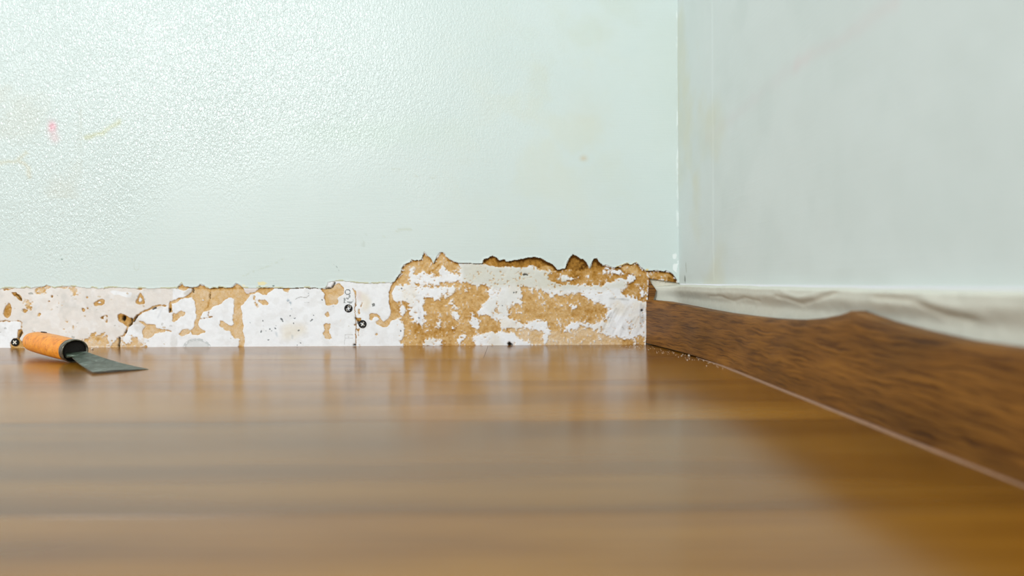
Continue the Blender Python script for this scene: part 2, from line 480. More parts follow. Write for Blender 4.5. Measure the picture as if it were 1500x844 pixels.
# G
TB = .8
brown('G 45,115 50,82 80,73 125,53 160,73 180,93 220,83 235,103 320,86 400,73 460,63 520,73 560,98 620,128 660,175 600,172 540,165 500,150 430,130 400,145 340,155 240,140 180,147 100,142', TB - .1)
brown('G 500,155 560,130 620,150 640,178 560,170', .35)
bline('G 230,108 320,95 400,85 460,75 520,85 560,108 620,138 660,178 720,165', 2.6, .85)
bline('G 235,125 300,135 345,150 400,135', 1.4, .7)
brown('G 660,175 720,160 745,90 780,40 810,53 844,83 H 20,78 50,108 78,162 90,118 110,80 140,73 155,103 190,133 270,153 300,148 350,133 385,113 410,128 465,108 500,148 540,178 600,178 690,183 705,173 760,198 805,262 790,282 720,272 640,262 600,248 552,240 565,300 562,420 552,468 540,437 490,430 440,402 380,396 338,340 382,320 396,270 340,240 250,270 220,292 100,290 0,302 G 800,302 700,292 580,262 568,200 640,188', .54)
brown('H 740,230 H 800,250 790,282 720,272', .84)
brown('G 700,175 745,92 780,42 810,55 844,85 H 20,80 50,110 70,155 0,180 G 800,185 760,170', .84)
brown('H 80,162 90,120 110,82 140,75 155,105 185,135 150,165 110,175', .84)
bline('H 130,165 200,140 270,165 340,185 400,200 460,240', 1.1, .8); bline('H 290,155 330,150 350,175', 1.4, .9)
bline('H 545,185 600,183 690,190 760,205 800,255', 1.4, .85); bline('H 640,235 700,245 790,270', 1.6, .75)
bline('H 395,290 440,270 470,230', 1.0, .75)
brown('H 340,150 400,128 450,125 480,160 470,230 420,200 360,170', .33)
white('H 180,170 280,180 330,165 366,200 350,222 300,206 180,190')
white('H 388,208 420,200 462,240 432,282 402,292 380,250')
white('H 493,315 515,308 528,390 505,402 493,360')
white('G 640,230 700,225 760,240 844,215 844,235 760,262 660,255')
bline('H 508,405 540,402', 1.5, .8)
brown('G 365,303 400,310 440,335 520,330 600,385 660,370 700,400 740,380 790,355 844,350 H 0,385 60,400 120,440 170,450 208,480 208,592 120,622 80,612 0,602 G 844,602 760,612 700,682 640,692 583,672 570,602 520,600 500,580 440,612 380,617 320,592 258,572 263,450 290,460 360,450 370,380 350,330', .36)
brown('G 730,400 844,380 H 60,430 180,470 190,560 100,590 20,590 G 780,560 720,480', .45)
white('G 750,470 820,475 830,490 760,488')
brown('H 183,425 217,420 207,442', .3)
brown('G 250,660 420,650 500,670 700,690 844,632 H 0,642 90,655 180,700 340,740 380,752 450,747 485,700 502,740 530,718 545,720 540,830 0,830 G 560,830 400,770 330,730', .08)
brown('G 690,720 770,700 844,720 H 60,700 150,730 120,780 0,780 G 700,775', .2)
brown('H 350,750 440,755 500,715 540,740 540,830 350,820', .4)
brown('G 250,650 330,660 340,730 290,700', .25); brown('G 105,350 185,345 190,360 110,368', .3); dot('G 335,300', 1.8, .3); dot('G 272,305', 1.5, .3); dot('G 175,510', 1.6, .2)
white('G 540,600 575,610 590,690 570,780 540,780 530,690')
white('H 452,765 480,768 476,800 456,800')
DARK |= seg(T('G 375,210 392,205 410,210'), 1.4) & (X > 0)
DARK |= np.hypot(WX - (850 + 515 / 5.627), WY - (365 + 500 / 5.627)) < 1.5
DARK |= poly(T('G 240,782 262,765 295,788 262,795'))

BLOCK = sstep(578, 584, X) * (1 - PAINT)
soft = blur(BR, 1)
hf = fbm(X, Y, 2.6, 2, 11); mf = fbm(X, Y, 9, 3, 12)
nz = (1.0 * (hf - .5) + .6 * (mf - .5)) * (.45 + .9 * BLOCK + 1.3 * sstep(.0, .1, blur((TINT < .13) & BR, 4)) * (1 - BLOCK))
bfac = sstep(.22, .78, np.where(BLOCK > .5, blur(BR, 3), np.where(blur((TINT < .13) & BR, 4) > .02, blur(BR, 4), blur(BR, 1))) + nz)
lines_keep = seg([(0, 0), (1, 0)], .1)
bfac = np.maximum(bfac, BR & (TINT > .55))
bfac = np.where(PAINT, 0, bfac)
tint = blur(TINT, 1) + .42 * (mf - .5) + .34 * (hf - .5)
rim = PAINT * 0 + np.clip(blur(PAINT, 4) * 2.2, 0, 1) * (~PAINT) * (X > 250)  # torn paper browner below the paint lip, the lip's shadow tinted in
tint = tint + .4 * rim * BR + .3 * BR * sstep(.95, .5, blur(BR, 1))

cP = lin((211, 223, 219)); cWc = lin((232, 226, 219)); cWw = lin((243, 245, 247))
t0, t1, t2, t3 = lin((238, 212, 176)), lin((226, 186, 126)), lin((190, 138, 62)), lin((90, 54, 12))
tt = np.clip(tint, 0, 1)[..., None]
cB = np.where(tt < .35, t0 + (t1 - t0) * tt / .35, np.where(tt < .65, t1 + (t2 - t1) * (tt - .35) / .3, t2 + (t3 - t2) * (tt - .65) / .35))
wm = sstep(.3, .7, blur(WHITE, 2))[..., None]
cW = cWc + (cWw - cWc) * wm
# soft stains in the plaster: cream, grey smears, knife strokes
cream = lin((228, 212, 176)); grey = lin((172, 172, 170)); green = lin((214, 214, 200)); blue = lin((150, 168, 180))
def stain(c, m, f):
    global cW
    m = np.clip(m, 0, 1)[..., None] * f
    cW = cW * (1 - m) + c * m
stain(cream, sstep(.5, .8, fbm(X, Y, 26, 3, 21)) * BLOCK, .35)
stain(lin((214, 212, 208)), sstep(.5, .68, fbm(X, Y, 9, 4, 22)), .22)
stain(lin((246, 246, 246)), sstep(.52, .66, fbm(X, Y, 14, 3, 23)) * (X < 250), .3)
stain(green, blur(poly(T('F 610,120 G 40,130 240,150 430,150 560,180 H 0,300 200,300 380,250 390,320 200,330 G 560,330 430,320 300,300 150,320 60,300 F 720,290 640,260')), 4), .8)
stain(green, blur(poly(T('G 60,440 250,330 350,330 350,440 260,450 250,560 100,560')), 4), .35)
stain(lin((226, 200, 188)), blur(poly(T('C 500,135 532,135 527,212 498,222')), 1), .7)
stain(lin((222, 208, 200)), blur(poly(T('C 900,108 D 150,108 120,140 60,150 0,158 C 965,200')), 1), .8)
stain(lin((206, 200, 190)), blur(poly(T('C 230,150 270,118 335,108 335,145 280,182 240,185')), 1), .8)
stain(cream, blur(poly(T('E 430,200 500,250 545,320 500,400 440,400')), 3), .45)
stain(lin((226, 204, 190)), blur(poly(T('E 385,190 440,200 440,300 385,300')), 2), .5)
stain(cream, blur(poly(T('D 420,520 700,520 720,620 560,700 420,700')), 5), .4)
stain(lin((206, 204, 198)), sstep(.55, .8, fbm(X, Y, 16, 3, 31)) * (X < 260), .45)
stain(grey, seg(T('D 580,232 640,202 720,206 745,182'), 1.3), .7)
stain(grey, seg(T('D 690,262 750,266'), 1.0), .45)
stain(blue, blur(seg(T('D 490,240 520,270 500,310 530,355'), 3.4), 1) * sstep(.42, .6, hf), .8)
for s in ('H 255,530 215,600 180,682', 'H 300,485 270,540 238,610', 'H 455,560 420,610 400,672', 'H 500,450 502,650', 'H 350,640 362,660', 'H 245,405 330,408 400,420', 'H 520,470 515,600'):
    stain(lin((160, 160, 156)), blur(seg(T(s), 1.5), 1), .75)
stain(lin((190, 196, 196)), (np.abs(np.hypot((X - 288) / 19, (Y - 512) / 14.5) - 1) < .12) * sstep(.3, .6, hf), .8)
stain(lin((206, 210, 208)), (np.hypot((X - 288) / 19, (Y - 512) / 14.5) < 1), .5)
stain(lin((60, 66, 62)), np.abs(np.hypot(X - 509.2, Y - 428) - 3.6) < .7, .8)
stain(lin((110, 116, 112)), poly(T('E 255,240 340,240 345,300 330,330 250,320')) * sstep(.52, .62, hf), .75)
stain(grey, seg(T('E 258,665 345,668'), .8) | seg(T('E 256,665 256,770'), .8) | seg(T('E 258,700 345,702'), .6) | seg(T('E 300,665 300,720'), .6), .5)
stain(lin((80, 84, 80)), poly(T('E 553,338 570,330 582,358 565,362')) * 1.0, .8)
for s, r in (('D 415,465', 1.6), ('D 425,480', .9), ('D 205,480', .9), ('D 280,575', 1.1), ('D 355,575', 1.2), ('D 180,615', 1.2), ('D 182,600', .9), ('D 300,600', .9), ('D 270,715', 1.2), ('D 625,605', 1.1), ('D 645,745', 1.1), ('D 560,515', 1.1), ('D 530,430', .9), ('D 780,470', 1.2), ('D 765,478', .8), ('D 800,415', .9), ('D 605,770', .9), ('D 232,605', .8), ('D 575,450', 1.0), ('D 905,235', .9), ('E 860,620', 1.2), ('E 15,288', .9), ('F 125,670', 1.1), ('F 280,570', 1.6), ('F 125,325', 1.2), ('G 205,470', .8), ('G 320,352', 1.4), ('G 300,355', 1.0)):
    (x, y), = T(s); stain(lin((52, 66, 72)), np.hypot(WX - x, WY - y) < r, .8)
rs0 = random.Random(11)
for k in range(90):
    x, y, q = rs0.uniform(-270, 250), rs0.uniform(428, 506), rs0.uniform(.6, 1.7)
    stain(lin(rs0.choice(((170, 168, 158), (196, 170, 128), (206, 190, 160), (150, 150, 142)))), np.hypot((WX - x) / rs0.uniform(.8, 2.4), WY - y) < q, rs0.uniform(.3, .7))
for k in range(26):
    x, y = rs0.uniform(260, 940), rs0.uniform(428, 504)
    stain(lin(rs0.choice(((150, 160, 166), (190, 180, 160)))), np.hypot((WX - x) / rs0.uniform(.8, 2), WY - y) < rs0.uniform(.5, 1.1), rs0.uniform(.3, .6))
stain(blue, blur(seg(T('D 360,620 372,665'), 2), 1), .5); stain(blue, blur(seg(T('D 545,655 545,685'), 2), 1), .5)
stain(lin((178, 176, 182)), blur(seg(T('F 285,500 285,590'), 3), 2), .4); stain(grey, blur(seg(T('F 220,375 290,380'), 2), 1), .3)
stain(lin((196, 200, 206)), blur(seg(T('B 930,360 895,450'), 1.0), 1), .8)

# painted face: stains near the edge
cPa = np.tile(cP, X.shape + (1,))
def pstain(c, m, f):
    global cPa
    m = np.clip(m, 0, 1)[..., None] * f; cPa = cPa * (1 - m) + lin(c) * m
pstain((240, 226, 168), poly(T('D 140,28 230,30 258,48 220,66 150,60')), .8)
pstain((240, 232, 196), poly(T('C 925,50 965,60 960,90 930,95')), .6)
pstain((60, 90, 80), np.hypot(WX - 399.8, WY - 419.4) < 1.5, .8); pstain((90, 110, 100), np.hypot(WX - 380, WY - 420) < 1.6, .7)
pstain((120, 140, 130), np.hypot(WX - 91, WY - 380) < 1.6, .8)
pstain((206, 178, 168), poly(T('E 48,168 80,100 130,92 152,100 112,168')), .7)
pstain((222, 196, 110), seg(T('H 300,150 385,115 410,135 440,120 465,108'), 1.8), .8); pstain((226, 200, 116), np.hypot(WX - (850 + 545 / 5.6), WY - (365 + 172 / 5.6)) < 2.2, .8)
pstain((190, 184, 130), (Y > np.interp(X, ex, ey) - 2.0) * sstep(.45, .6, fbm(X, Y, 10, 2, 41)) * (X < 580), .7)
pstain((188, 194, 176), blur(seg(T('F 780,-80 830,-60 G 0,-60 60,-40'), 1.5), 1) * sstep(.4, .6, hf), .5)
pstain((196, 206, 190), blur(seg([(356, 404), (372, 398), (398, 388), (414, 380)], 2), 1) * sstep(.4, .6, hf), .7)
pstain((150, 165, 158), seg([(486, 386), (493, 391), (497, 398)], .9) * sstep(.45, .6, hf), .8)
pstain((244, 248, 246), poly(T('H 725,55 790,30 808,90 795,200 770,170 775,90')) * sstep(.4, .55, mf), .8)
pstain((196, 206, 194), (np.abs(np.hypot((X - 200) / 4, (Y - 389) / 7) - 1) < .12) * (Y > 385), .6)

Cc = np.where(PAINT[..., None], cPa, cW * (1 - bfac[..., None]) + cB * bfac[..., None])
dk = blur(DARK, 1)[..., None] * 1.25
dk = np.clip(np.maximum(dk, DARK[..., None] * .9), 0, 1)
Cc = Cc * (1 - dk) + lin((34, 26, 14)) * dk

# relief in metres, + is towards the room
pm = blur(PAINT, 1)
H = np.where(PAINT, 0.0, -.0006 - .0003 * BLOCK)
lip = PAINT * np.clip((1 - blur(PAINT, 3)) * 2, 0, 1) * (Y > 375)
H = H + lip * (.0001 + .0005 * fbm(X, Y, 9, 3, 51)) * (1 + BLOCK * 0 + .8 * (X > 575))
relief = -.0007 * bfac * (1 + .6 * (mf - .5)) - .0005 * bfac * np.clip(tint, 0, 1) - .0004 * bfac * hf * BLOCK
H = H + np.where(PAINT, 0, relief)
H = H + np.where(PAINT, 0, .0009 * (fbm(X, Y, 14, 4, 61) - .5))
H = H * sstep(363, 370, Y)
H = H - .0035 * blur(DARK, 1)
knife = fbm(X + .45 * Y, Y * .22, 7, 3, 71)
inK = blur(poly(T('H 215,450 540,470 540,700 480,730 330,720 190,690')), 3)
H = H + inK * .0014 * (knife - .5)
# torn tooth pieces under the top edge stand slightly proud like curled paper
# the block ends in a straight edge beside the skirting board; beyond it the wall steps back
edgex = np.interp(Y, [400, 415, 445, 505], [951.5, 950.8, 949.3, 946.8])
step = sstep(-.4, .8, X - edgex) * (Y > 408 + (X - 950) * .15) * (1 - PAINT)
H = H - .0055 * step
Cc = Cc * (1 - step[..., None]) + lin((222, 218, 202)) * step[..., None]
edgew = np.exp(-((X - edgex + 1.6) / 1.0) ** 2) * (Y > 446)
Cc = Cc * (1 - edgew[..., None] * .8) + lin((240, 238, 230)) * edgew[..., None] * .8
bfac = bfac * (1 - step)

wxx = D * ((X - 750) / F_PX + ROLL * (HZ - Y) / F_PX)
wzz = CAM_H + D * ((HZ - Y) / F_PX - ROLL * (X - 750) / F_PX)
wzz = np.maximum(wzz, -.0015)
co = np.stack([np.minimum(wxx, XW + .001), D - H, wzz], -1).reshape(-1, 3)
nyy, nxx = X.shape
idx = np.arange(nyy * nxx).reshape(nyy, nxx)
quads = np.stack([idx[:-1, :-1], idx[1:, :-1], idx[1:, 1:], idx[:-1, 1:]], -1).reshape(-1, 4)
fz = co[quads[:, 0], 2]
valid = (fz > -.0014)
colr = Cc.reshape(-1, 3)
paintF = PAINT.reshape(-1)[quads].sum(1) >= 2
brownF = ((bfac > .5) | DARK | (dk[..., 0] > .5)).reshape(-1)[quads].sum(1) >= 2
fx = X.reshape(-1)[quads[:, 0]]

def peel_field(px, py):
    a = sstep(960, 300, px) * (1 - .0 * px)
    lowb = 200 + 140 * sstep(420, 60, px) + 90 * (fbm(px, py, 90, 3, 81) - .5)
    b = 1 - sstep(lowb - 60, lowb + 130, py)
    return .04 + .96 * a * b

# upper painted part
ux = np.concatenate([np.arange(-700, -70, 14), np.arange(-70, 985, 3.0), np.arange(985, 995.4, .8), [995.6]])
uy = np.concatenate([np.arange(-760, -20, 14), np.arange(-20, 361, 2.6), [362.0]])
UX, UY = np.meshgrid(ux, uy)
uz = CAM_H + D * ((HZ - UY) / F_PX - ROLL * (UX - 750) / F_PX)
uxw = D * ((UX - 750) / F_PX + ROLL * (HZ - UY) / F_PX)
uc = np.tile(cP, UX.shape + (1,))
def ustain(c, m, f):
    global uc
    m = np.clip(m, 0, 1)[..., None] * f; uc = uc * (1 - m) + lin(c) * m
def blob(x, y, cx, cy, rx, ry, s=9):
    xx = x + s * (fbm(x, y, 14, 3, 91) - .5); yy = y + s * (fbm(x, y, 14, 3, 92) - .5)
    return np.exp(-(((xx - cx) / rx) ** 2 + ((yy - cy) / ry) ** 2))
def useg(pts, w):
    d = np.full(UX.shape, 1e9); xx = UX + 6 * (fbm(UX, UY, 12, 3, 93) - .5); yy = UY + 6 * (fbm(UX, UY, 12, 3, 94) - .5)
    for (xa, ya), (xb, yb) in zip(pts[:-1], pts[1:]):
        dx, dy = xb - xa, yb - ya; t = np.clip(((xx - xa) * dx + (yy - ya) * dy) / (dx * dx + dy * dy + 1e-9), 0, 1)
        d = np.minimum(d, np.hypot(xx - xa - t * dx, yy - ya - t * dy))
    return np.exp(-(d / w) ** 2)
ustain((244, 170, 186), blob(UX, UY, 77, 186, 5.5, 8.5, 6), .85)
ustain((236, 200, 204), blob(UX, UY, 80, 202, 6, 7, 6), .5)
ustain((206, 208, 168), useg([(126, 202), (148, 195), (160, 188), (174, 178)], 3), .7)
ustain((210, 208, 182), useg([(0, 240), (24, 236), (38, 224)], 3), .6)
ustain((212, 208, 184), useg([(30, 238), (42, 244), (42, 258)], 3), .6)
ustain((206, 206, 190), sstep(.5, .75, fbm(UX, UY, 60, 4, 95)) * (UX < 120) * (UY > 120) * (UY < 290), .3)
ustain((206, 205, 180), blob(UX, UY, 862, 172, 26, 36, 30), .22)
ustain((205, 205, 178), blob(UX, UY, 790, 110, 14, 30, 24), .2)
ustain((206, 196, 170), blob(UX, UY, 856, 232, 5, 4, 4), .8)
ustain((214, 214, 186), blob(UX, UY, 800, 200, 120, 160, 80) * sstep(.4, .7, fbm(UX, UY, 40, 4, 96)), .22)
ustain((205, 214, 200), blob(UX, UY, 860, 20, 90, 60, 60) * sstep(.4, .7, fbm(UX, UY, 50, 4, 97)), .5)
ustain((206, 222, 212), blob(UX, UY, 540, 195, 120, 20, 20), .5)
ustain((200, 206, 190), useg([(562, 252), (580, 246), (604, 256), (640, 260)], 1.3) * (fbm(UX, UY, 8, 2, 98) > .5), .5)
ustain((190, 200, 190), useg([(533, 345), (536, 365)], 3) * (fbm(UX, UY, 8, 2, 99) > .5), .5)
ustain((196, 204, 186), useg([(562, 345), (585, 337), (612, 336)], 2) * (fbm(UX, UY, 7, 2, 100) > .5), .6)
uh = .0007 * (fbm(UX, UY, 120, 3, 101) - .5)
uh = uh * sstep(362, 330, UY)
cornr = sstep(990, 994.5, UX) * sstep(.45, .7, fbm(UX * 2, UY, 9, 3, 102))
uh = uh + .0016 * cornr
uc = uc * (1 - cornr[..., None] * .5) + lin((236, 242, 238)) * cornr[..., None] * .5
uco = np.stack([np.minimum(uxw, XW + .001), D - uh, uz], -1).reshape(-1, 3)
n1, n2 = UX.shape
ui = np.arange(n1 * n2).reshape(n1, n2)
uq = np.stack([ui[:-1, :-1], ui[1:, :-1], ui[1:, 1:], ui[:-1, 1:]], -1).reshape(-1, 4)
# merge upper grid with painted faces of the fine grid
sel = paintF & valid
q = quads[sel]; used, inv = np.unique(q, return_inverse=True)
Rl = peel_field(X, Y).reshape(-1)
me = mesh_np('wall_back', np.concatenate([uco, co[used]]), np.concatenate([uq, inv.reshape(q.shape) + len(uco)]),
             np.concatenate([uc.reshape(-1, 3), colr[used]]), np.concatenate([peel_field(UX, UY).reshape(-1), Rl[used]]))
wall_back = link('wall_back', me, M_PAINT)
tag(wall_back, 'glossy pale green-white painted wall behind the stripped strip', kind='structure')
# left continuation of the strip beyond the fine map, outside the frame
bm = bmesh.new()
x0 = wxx[0, 0] + .004
vs = [bm.verts.new(p) for p in ((-1.5, D + .0006, -.0015), (x0, D + .0006, -.0015), (x0, D + .0006, .0825), (-1.5, D + .0006, .0825))]
bm.faces.new(vs[::-1])
side = from_bm('plaster_skim', bm, simple('plain_pale_plaster', (230, 226, 219), .75, 0, 60, .08, spec=.2), wall_back, False)
bm = bmesh.new()
vs = [bm.verts.new(p) for p in ((-1.5, D + .0004, .082), (x0, D + .0004, .082), (x0, D + .0004, uz[-1, 0] + .006), (-1.5, D + .0004, uz[-1, 0] + .006))]
bm.faces.new(vs[::-1])
side = from_bm('paint_edge', bm, simple('plain_satin_paint', (211, 223, 219), .45, 0, 60, .03), wall_back, False)

bare = valid & ~paintF & brownF
o = link('bare_board', subset('bare_board', co, quads, bare & (fx < 578), colr), M_BOARD, wall_back)
o['label'] = 'bare brown board paper in the low left strip'
o = link('bare_board', subset('bare_board', co, quads, bare & (fx >= 578), colr), M_BOARD, wall_back)
o['label'] = 'torn brown board paper in the tall patch beside the skirting board'
sk = valid & ~paintF & ~brownF
for a, b, lab in ((-400, 174, 'cream plaster skim left of the crack by the floor'), (174, 520.8, 'white plaster skim between the crack and the board joint'),
                  (520.8, 573, 'white plaster skim right of the board joint'), (573, 949.5, 'smeared plaster on the tall torn patch'),
                  (949.5, 1100, 'cream plaster behind the skirting end')):
    o = link('plaster_skim', subset('plaster_skim', co, quads, sk & (fx >= a) & (fx < b), colr), M_SKIM, wall_back)
    o['label'] = lab

# ------------------------------------------------------------------ right wall
ry = np.concatenate([np.arange(-.75, .2, .02), np.arange(.2, D + .002, .0022)])
rz = np.concatenate([np.arange(.0862, .12, .002), np.arange(.12, .62, .004), np.arange(.62, 1.25, .02)])
RY, RZ = np.meshgrid(ry, rz)
PXr = 750 + F_PX * XW / np.maximum(RY, .12); PYr = HZ - F_PX * (RZ - CAM_H) / np.maximum(RY, .12)
rc = np.tile(lin((214, 224, 221)), RY.shape + (1,))
def rstain(c, m, f):
    global rc
    m = np.clip(m, 0, 1)[..., None] * f; rc = rc * (1 - m) + lin(c) * m
MM = 1000.0
ymm, zmm = RY * MM, RZ * MM
def rseg(p, w):
    d = np.full(RY.shape, 1e9); xx = ymm + 8 * (fbm(ymm, zmm, 20, 3, 111) - .5); yy = zmm + 8 * (fbm(ymm, zmm, 20, 3, 112) - .5)
    for (xa, ya), (xb, yb) in zip(p[:-1], p[1:]):
        dx, dy = xb - xa, yb - ya; t = np.clip(((xx - xa) * dx + (yy - ya) * dy) / (dx * dx + dy * dy + 1e-9), 0, 1)
        d = np.minimum(d, np.hypot(xx - xa - t * dx, yy - ya - t * dy))
    return np.exp(-(d / w) ** 2)
def rpt(px, py):
    a, b = ray(px, py); y = XW / a; return (y * MM, (CAM_H + b * y) * MM)
rstain((222, 196, 196), rseg([rpt(1165, 95), rpt(1235, 55), rpt(1310, 5)], 6), .25)
rstain((212, 204, 204), rseg([rpt(1035, 205), rpt(1165, 95)], 7), .18)
rstain((212, 214, 192), sstep(.45, .75, fbm(ymm, zmm, 90, 4, 113)) * sstep(700, 820, ymm), .6)
rstain((205, 216, 212), sstep(.45, .75, fbm(ymm, zmm, 60, 4, 114)), .4)
rstain((60, 64, 56), rseg([rpt(1004, 408), rpt(1003.5, 414)], 2.2), .9)
rstain((170, 176, 160), rseg([rpt(1005, 386), rpt(1006, 398)], 1.6), .6)
rh = .0014 * (fbm(ymm, zmm, 110, 3, 115) - .5) + .0006 * (fbm(ymm, zmm, 30, 3, 116) - .5)
yl = XW / .2955
rh = rh + .0006 * sstep(yl - .002, yl + .002, RY)       # faint vertical lap in the paint
rh = rh * sstep(.0862, .10, RZ)
rco = np.stack([XW - rh, RY, RZ], -1).reshape(-1, 3)
a1, a2 = RY.shape; ri = np.arange(a1 * a2).reshape(a1, a2)
rq = np.stack([ri[:-1, :-1], ri[:-1, 1:], ri[1:, 1:], ri[1:, :-1]], -1).reshape(-1, 4)
wall_right = link('wall_right', mesh_np('wall_right', rco, rq, rc.reshape(-1, 3), np.full(RY.size, .1)), M_PAINT_R)
tag(wall_right, 'pale green-grey painted wall on the right above the skirting board', kind='structure')

# lumpy cream strip where the wall paint stops, behind the skirting board
sy_ = np.concatenate([np.arange(-.75, .2, .02), np.arange(.2, .955, .0016), np.arange(.955, D + .0075, .0012)])
ss = np.linspace(0, 1, 64)
SY, SS = np.meshgrid(sy_, ss)
lump = fbm(SY * MM, SS * 40, 46, 3, 121)
topz = .0848 + .0022 * (fbm(SY * MM, SY * 0, 55, 3, 122) - .5) 
zprof = topz - SS ** 1.35 * (topz + .0005)
depthp = .0066 * np.sqrt(np.clip(SS / .07, 0, 1)) * (1 - .72 * sstep(.16, .34, SS))
depthp = depthp * (.8 + .5 * lump)
def crease(pts, w, a):
    P = np.array([rpt(*p) for p in pts]) / MM
    d = np.full(SY.shape, 1e9)
    for (ya, za), (yb, zb) in zip(P[:-1], P[1:]):
        dx, dz = (yb - ya) * .35, zb - za
        xx = (SY - ya) * .35; zz = zprof - za
        t = np.clip((xx * dx + zz * dz) / (dx * dx + dz * dz + 1e-12), 0, 1)
        d = np.minimum(d, np.hypot(xx - t * dx, zz - t * dz))
    return a * np.exp(-(d / w) ** 2)
sag = (crease([(1045, 434), (1062, 434), (1078, 441), (1098, 436), (1118, 441)], .0014, .0018)
       + crease([(1150, 434), (1165, 438), (1182, 445), (1208, 439), (1236, 429)], .0016, .0024)
       + crease([(1300, 436), (1350, 440), (1380, 452), (1400, 462), (1430, 468)], .0022, .0028))
sag = sag * .36
depthp = depthp - sag + .4 * (crease([(1160, 428), (1182, 436), (1208, 431), (1230, 424)], .0018, .0016) + crease([(1380, 440), (1410, 452), (1450, 462)], .003, .002))
depthp = depthp + .0006 * (fbm(SY * MM, zprof * MM, 7, 3, 123) - .5)
depthp = depthp + .024 * np.exp(-(D + .004 - SY) / .009) * sstep(0, .12, SS)
sco = np.stack([XW - depthp, SY, zprof], -1).reshape(-1, 3)
s1, s2 = SY.shape; si = np.arange(s1 * s2).reshape(s1, s2)
sq = np.stack([si[:-1, :-1], si[1:, :-1], si[1:, 1:], si[:-1, 1:]], -1).reshape(-1, 4)
scol = np.tile(lin((212, 212, 198)), SY.shape + (1,))
cr = np.clip(sag / .0018, 0, 1)[..., None] * .25  # wrinkle shading put into the plaster colour as a browner tint
scol = scol * (1 - cr) + lin((196, 176, 140)) * cr
o = link('plaster_skim', mesh_np('plaster_skim', sco, sq, scol.reshape(-1, 3)), M_SKIM, wall_right)
o['label'] = 'lumpy cream plaster ridge along the foot of the wall'

# ------------------------------------------------------------------ skirting board pulled off the right wall
def sk_x(y):
    s = max(0.0, (y - .70) / .268); return .222 - .031 * s ** 1.55
tops = [(950.5, 438.5), (975, 442), (1000, 447), (1030, 453), (1060, 458.5), (1090, 462.5), (1120, 466), (1150, 468), (1175, 468.5), (1205, 466), (1228, 461.5), (1240, 457.5), (1245, 455.2), (1251, 458), (1265, 463), (1290, 471.5), (1340, 485), (1400, 498.5), (1450, 506), (1500, 512)]
ty, tz = [], []
for px, py in tops:
    a, b = ray(px, py); y = .22 / a
    for _ in range(12): y = sk_x(y) / a
    ty.append(y); tz.append(CAM_H + b * y)
ty, tz = np.array(ty)[::-1], np.array(tz)[::-1]
print('skirting top z', [(round(a, 3), round(b, 4)) for a, b in zip(ty, tz)])
def sk_top(y): return float(np.interp(y, ty, tz)) if y > ty[0] else float(tz[0])
Y_END = D + .0045
ys = list(np.arange(-.6, .3, .03)) + list(np.arange(.3, .41, .004)) + list(np.arange(.41, .50, .0015)) + list(np.arange(.50, Y_END, .004)) + [Y_END]
TH = .011
bm = bmesh.new(); rows = []
for y in ys:
    x = sk_x(y); zt = sk_top(y)
    zb = .0009 + .0012 * float(sstep(.6, .9, y))
    wv = .0005 * math.sin(y * 31) + .0003 * math.sin(y * 77)
    prof = [(x + wv * .3, zb)]
    for k in range(1, 9):
        t = k / 9; prof.append((x + wv * math.sin(t * 3.1), zb + (zt - .0012 - zb) * t))
    prof += [(x + .0001, zt - .0012), (x + .0005, zt - .0004), (x + .0013, zt), (x + TH * .5, zt), (x + TH - .0008, zt), (x + TH, zt - .0008), (x + TH, zb)]
    rows.append([bm.verts.new((px_, y, pz_)) for px_, pz_ in prof])
for r0, r1 in zip(rows[:-1], rows[1:]):
    n = len(r0)
    for k in range(n): bm.faces.new((r0[k], r0[(k + 1) % n], r1[(k + 1) % n], r1[k]))
bm.faces.new(rows[0]); bm.faces.new(rows[-1][::-1])
root = bpy.data.objects.new('skirting_board', None); COL.objects.link(root)
root.location = (.222, .4, 0)
tag(root, 'dark oak skirting board peeling away from the foot of the right wall', 'skirting board')
b_ = from_bm('board', bm, M_SKIRT, root); b_.location = (-.222, -.4, 0)
mod = b_.modifiers.new('edge', 'EDGE_SPLIT'); mod.split_angle = math.radians(40)
# broken upright end piece
pts = [(950.6, 406.5), (951.5, 409), (953, 414), (961.3, 425), (960, 431), (957.3, 439.5), (950, 441)]
bm = bmesh.new(); fr, bk = [], []
for px, py in pts:
    p = at_depth(px, py, D - .0005); fr.append(bm.verts.new(p)); bk.append(bm.verts.new(p + Vector((.0005, .006, 0))))
bm.faces.new(fr); bm.faces.new(bk[::-1])
for k in range(len(pts)): bm.faces.new((fr[k], fr[(k + 1) % len(pts)], bk[(k + 1) % len(pts)], bk[k]))
bmesh.ops.bevel(bm, geom=[e for e in bm.edges], offset=.0003, segments=1, affect='EDGES')
sp = from_bm('broken_end', bm, M_SKIRT, root, False); sp.location = (-.222, -.4, 0)
sp['label'] = 'small broken dark wood stub above the board end'

# pale sealant line where the board met the floor
bm = bmesh.new(); rows = []
for i, y in enumerate(np.arange(.2, .80, .004)):
    x = sk_x(y); w = .0022 + .0014 * float(fbm(np.array(y * MM), np.array(3.0), 20, 3, 131)); fade = float(sstep(.80, .70, y))
    fade = fade * float(sstep(.2, .42, y)) if y < .42 else fade
    w = w * (.1 + .8 * fade); h = .0009 * (.15 + fade * .95)
    rows.append([bm.verts.new(p) for p in ((x + .0012, y, -.0002), (x + .0008, y, h + .0004), (x - w * .5, y, h), (x - w, y, -.0002))])
for r0, r1 in zip(rows[:-1], rows[1:]):
    for k in range(3): bm.faces.new((r0[k], r0[k + 1], r1[k + 1], r1[k]))
bead = from_bm('sealant_bead', bm, simple('old_sealant', (156, 120, 94), .5, 0, 300, .2))
tag(bead, 'thin pale sealant line on the floor along the skirting board', 'sealant')

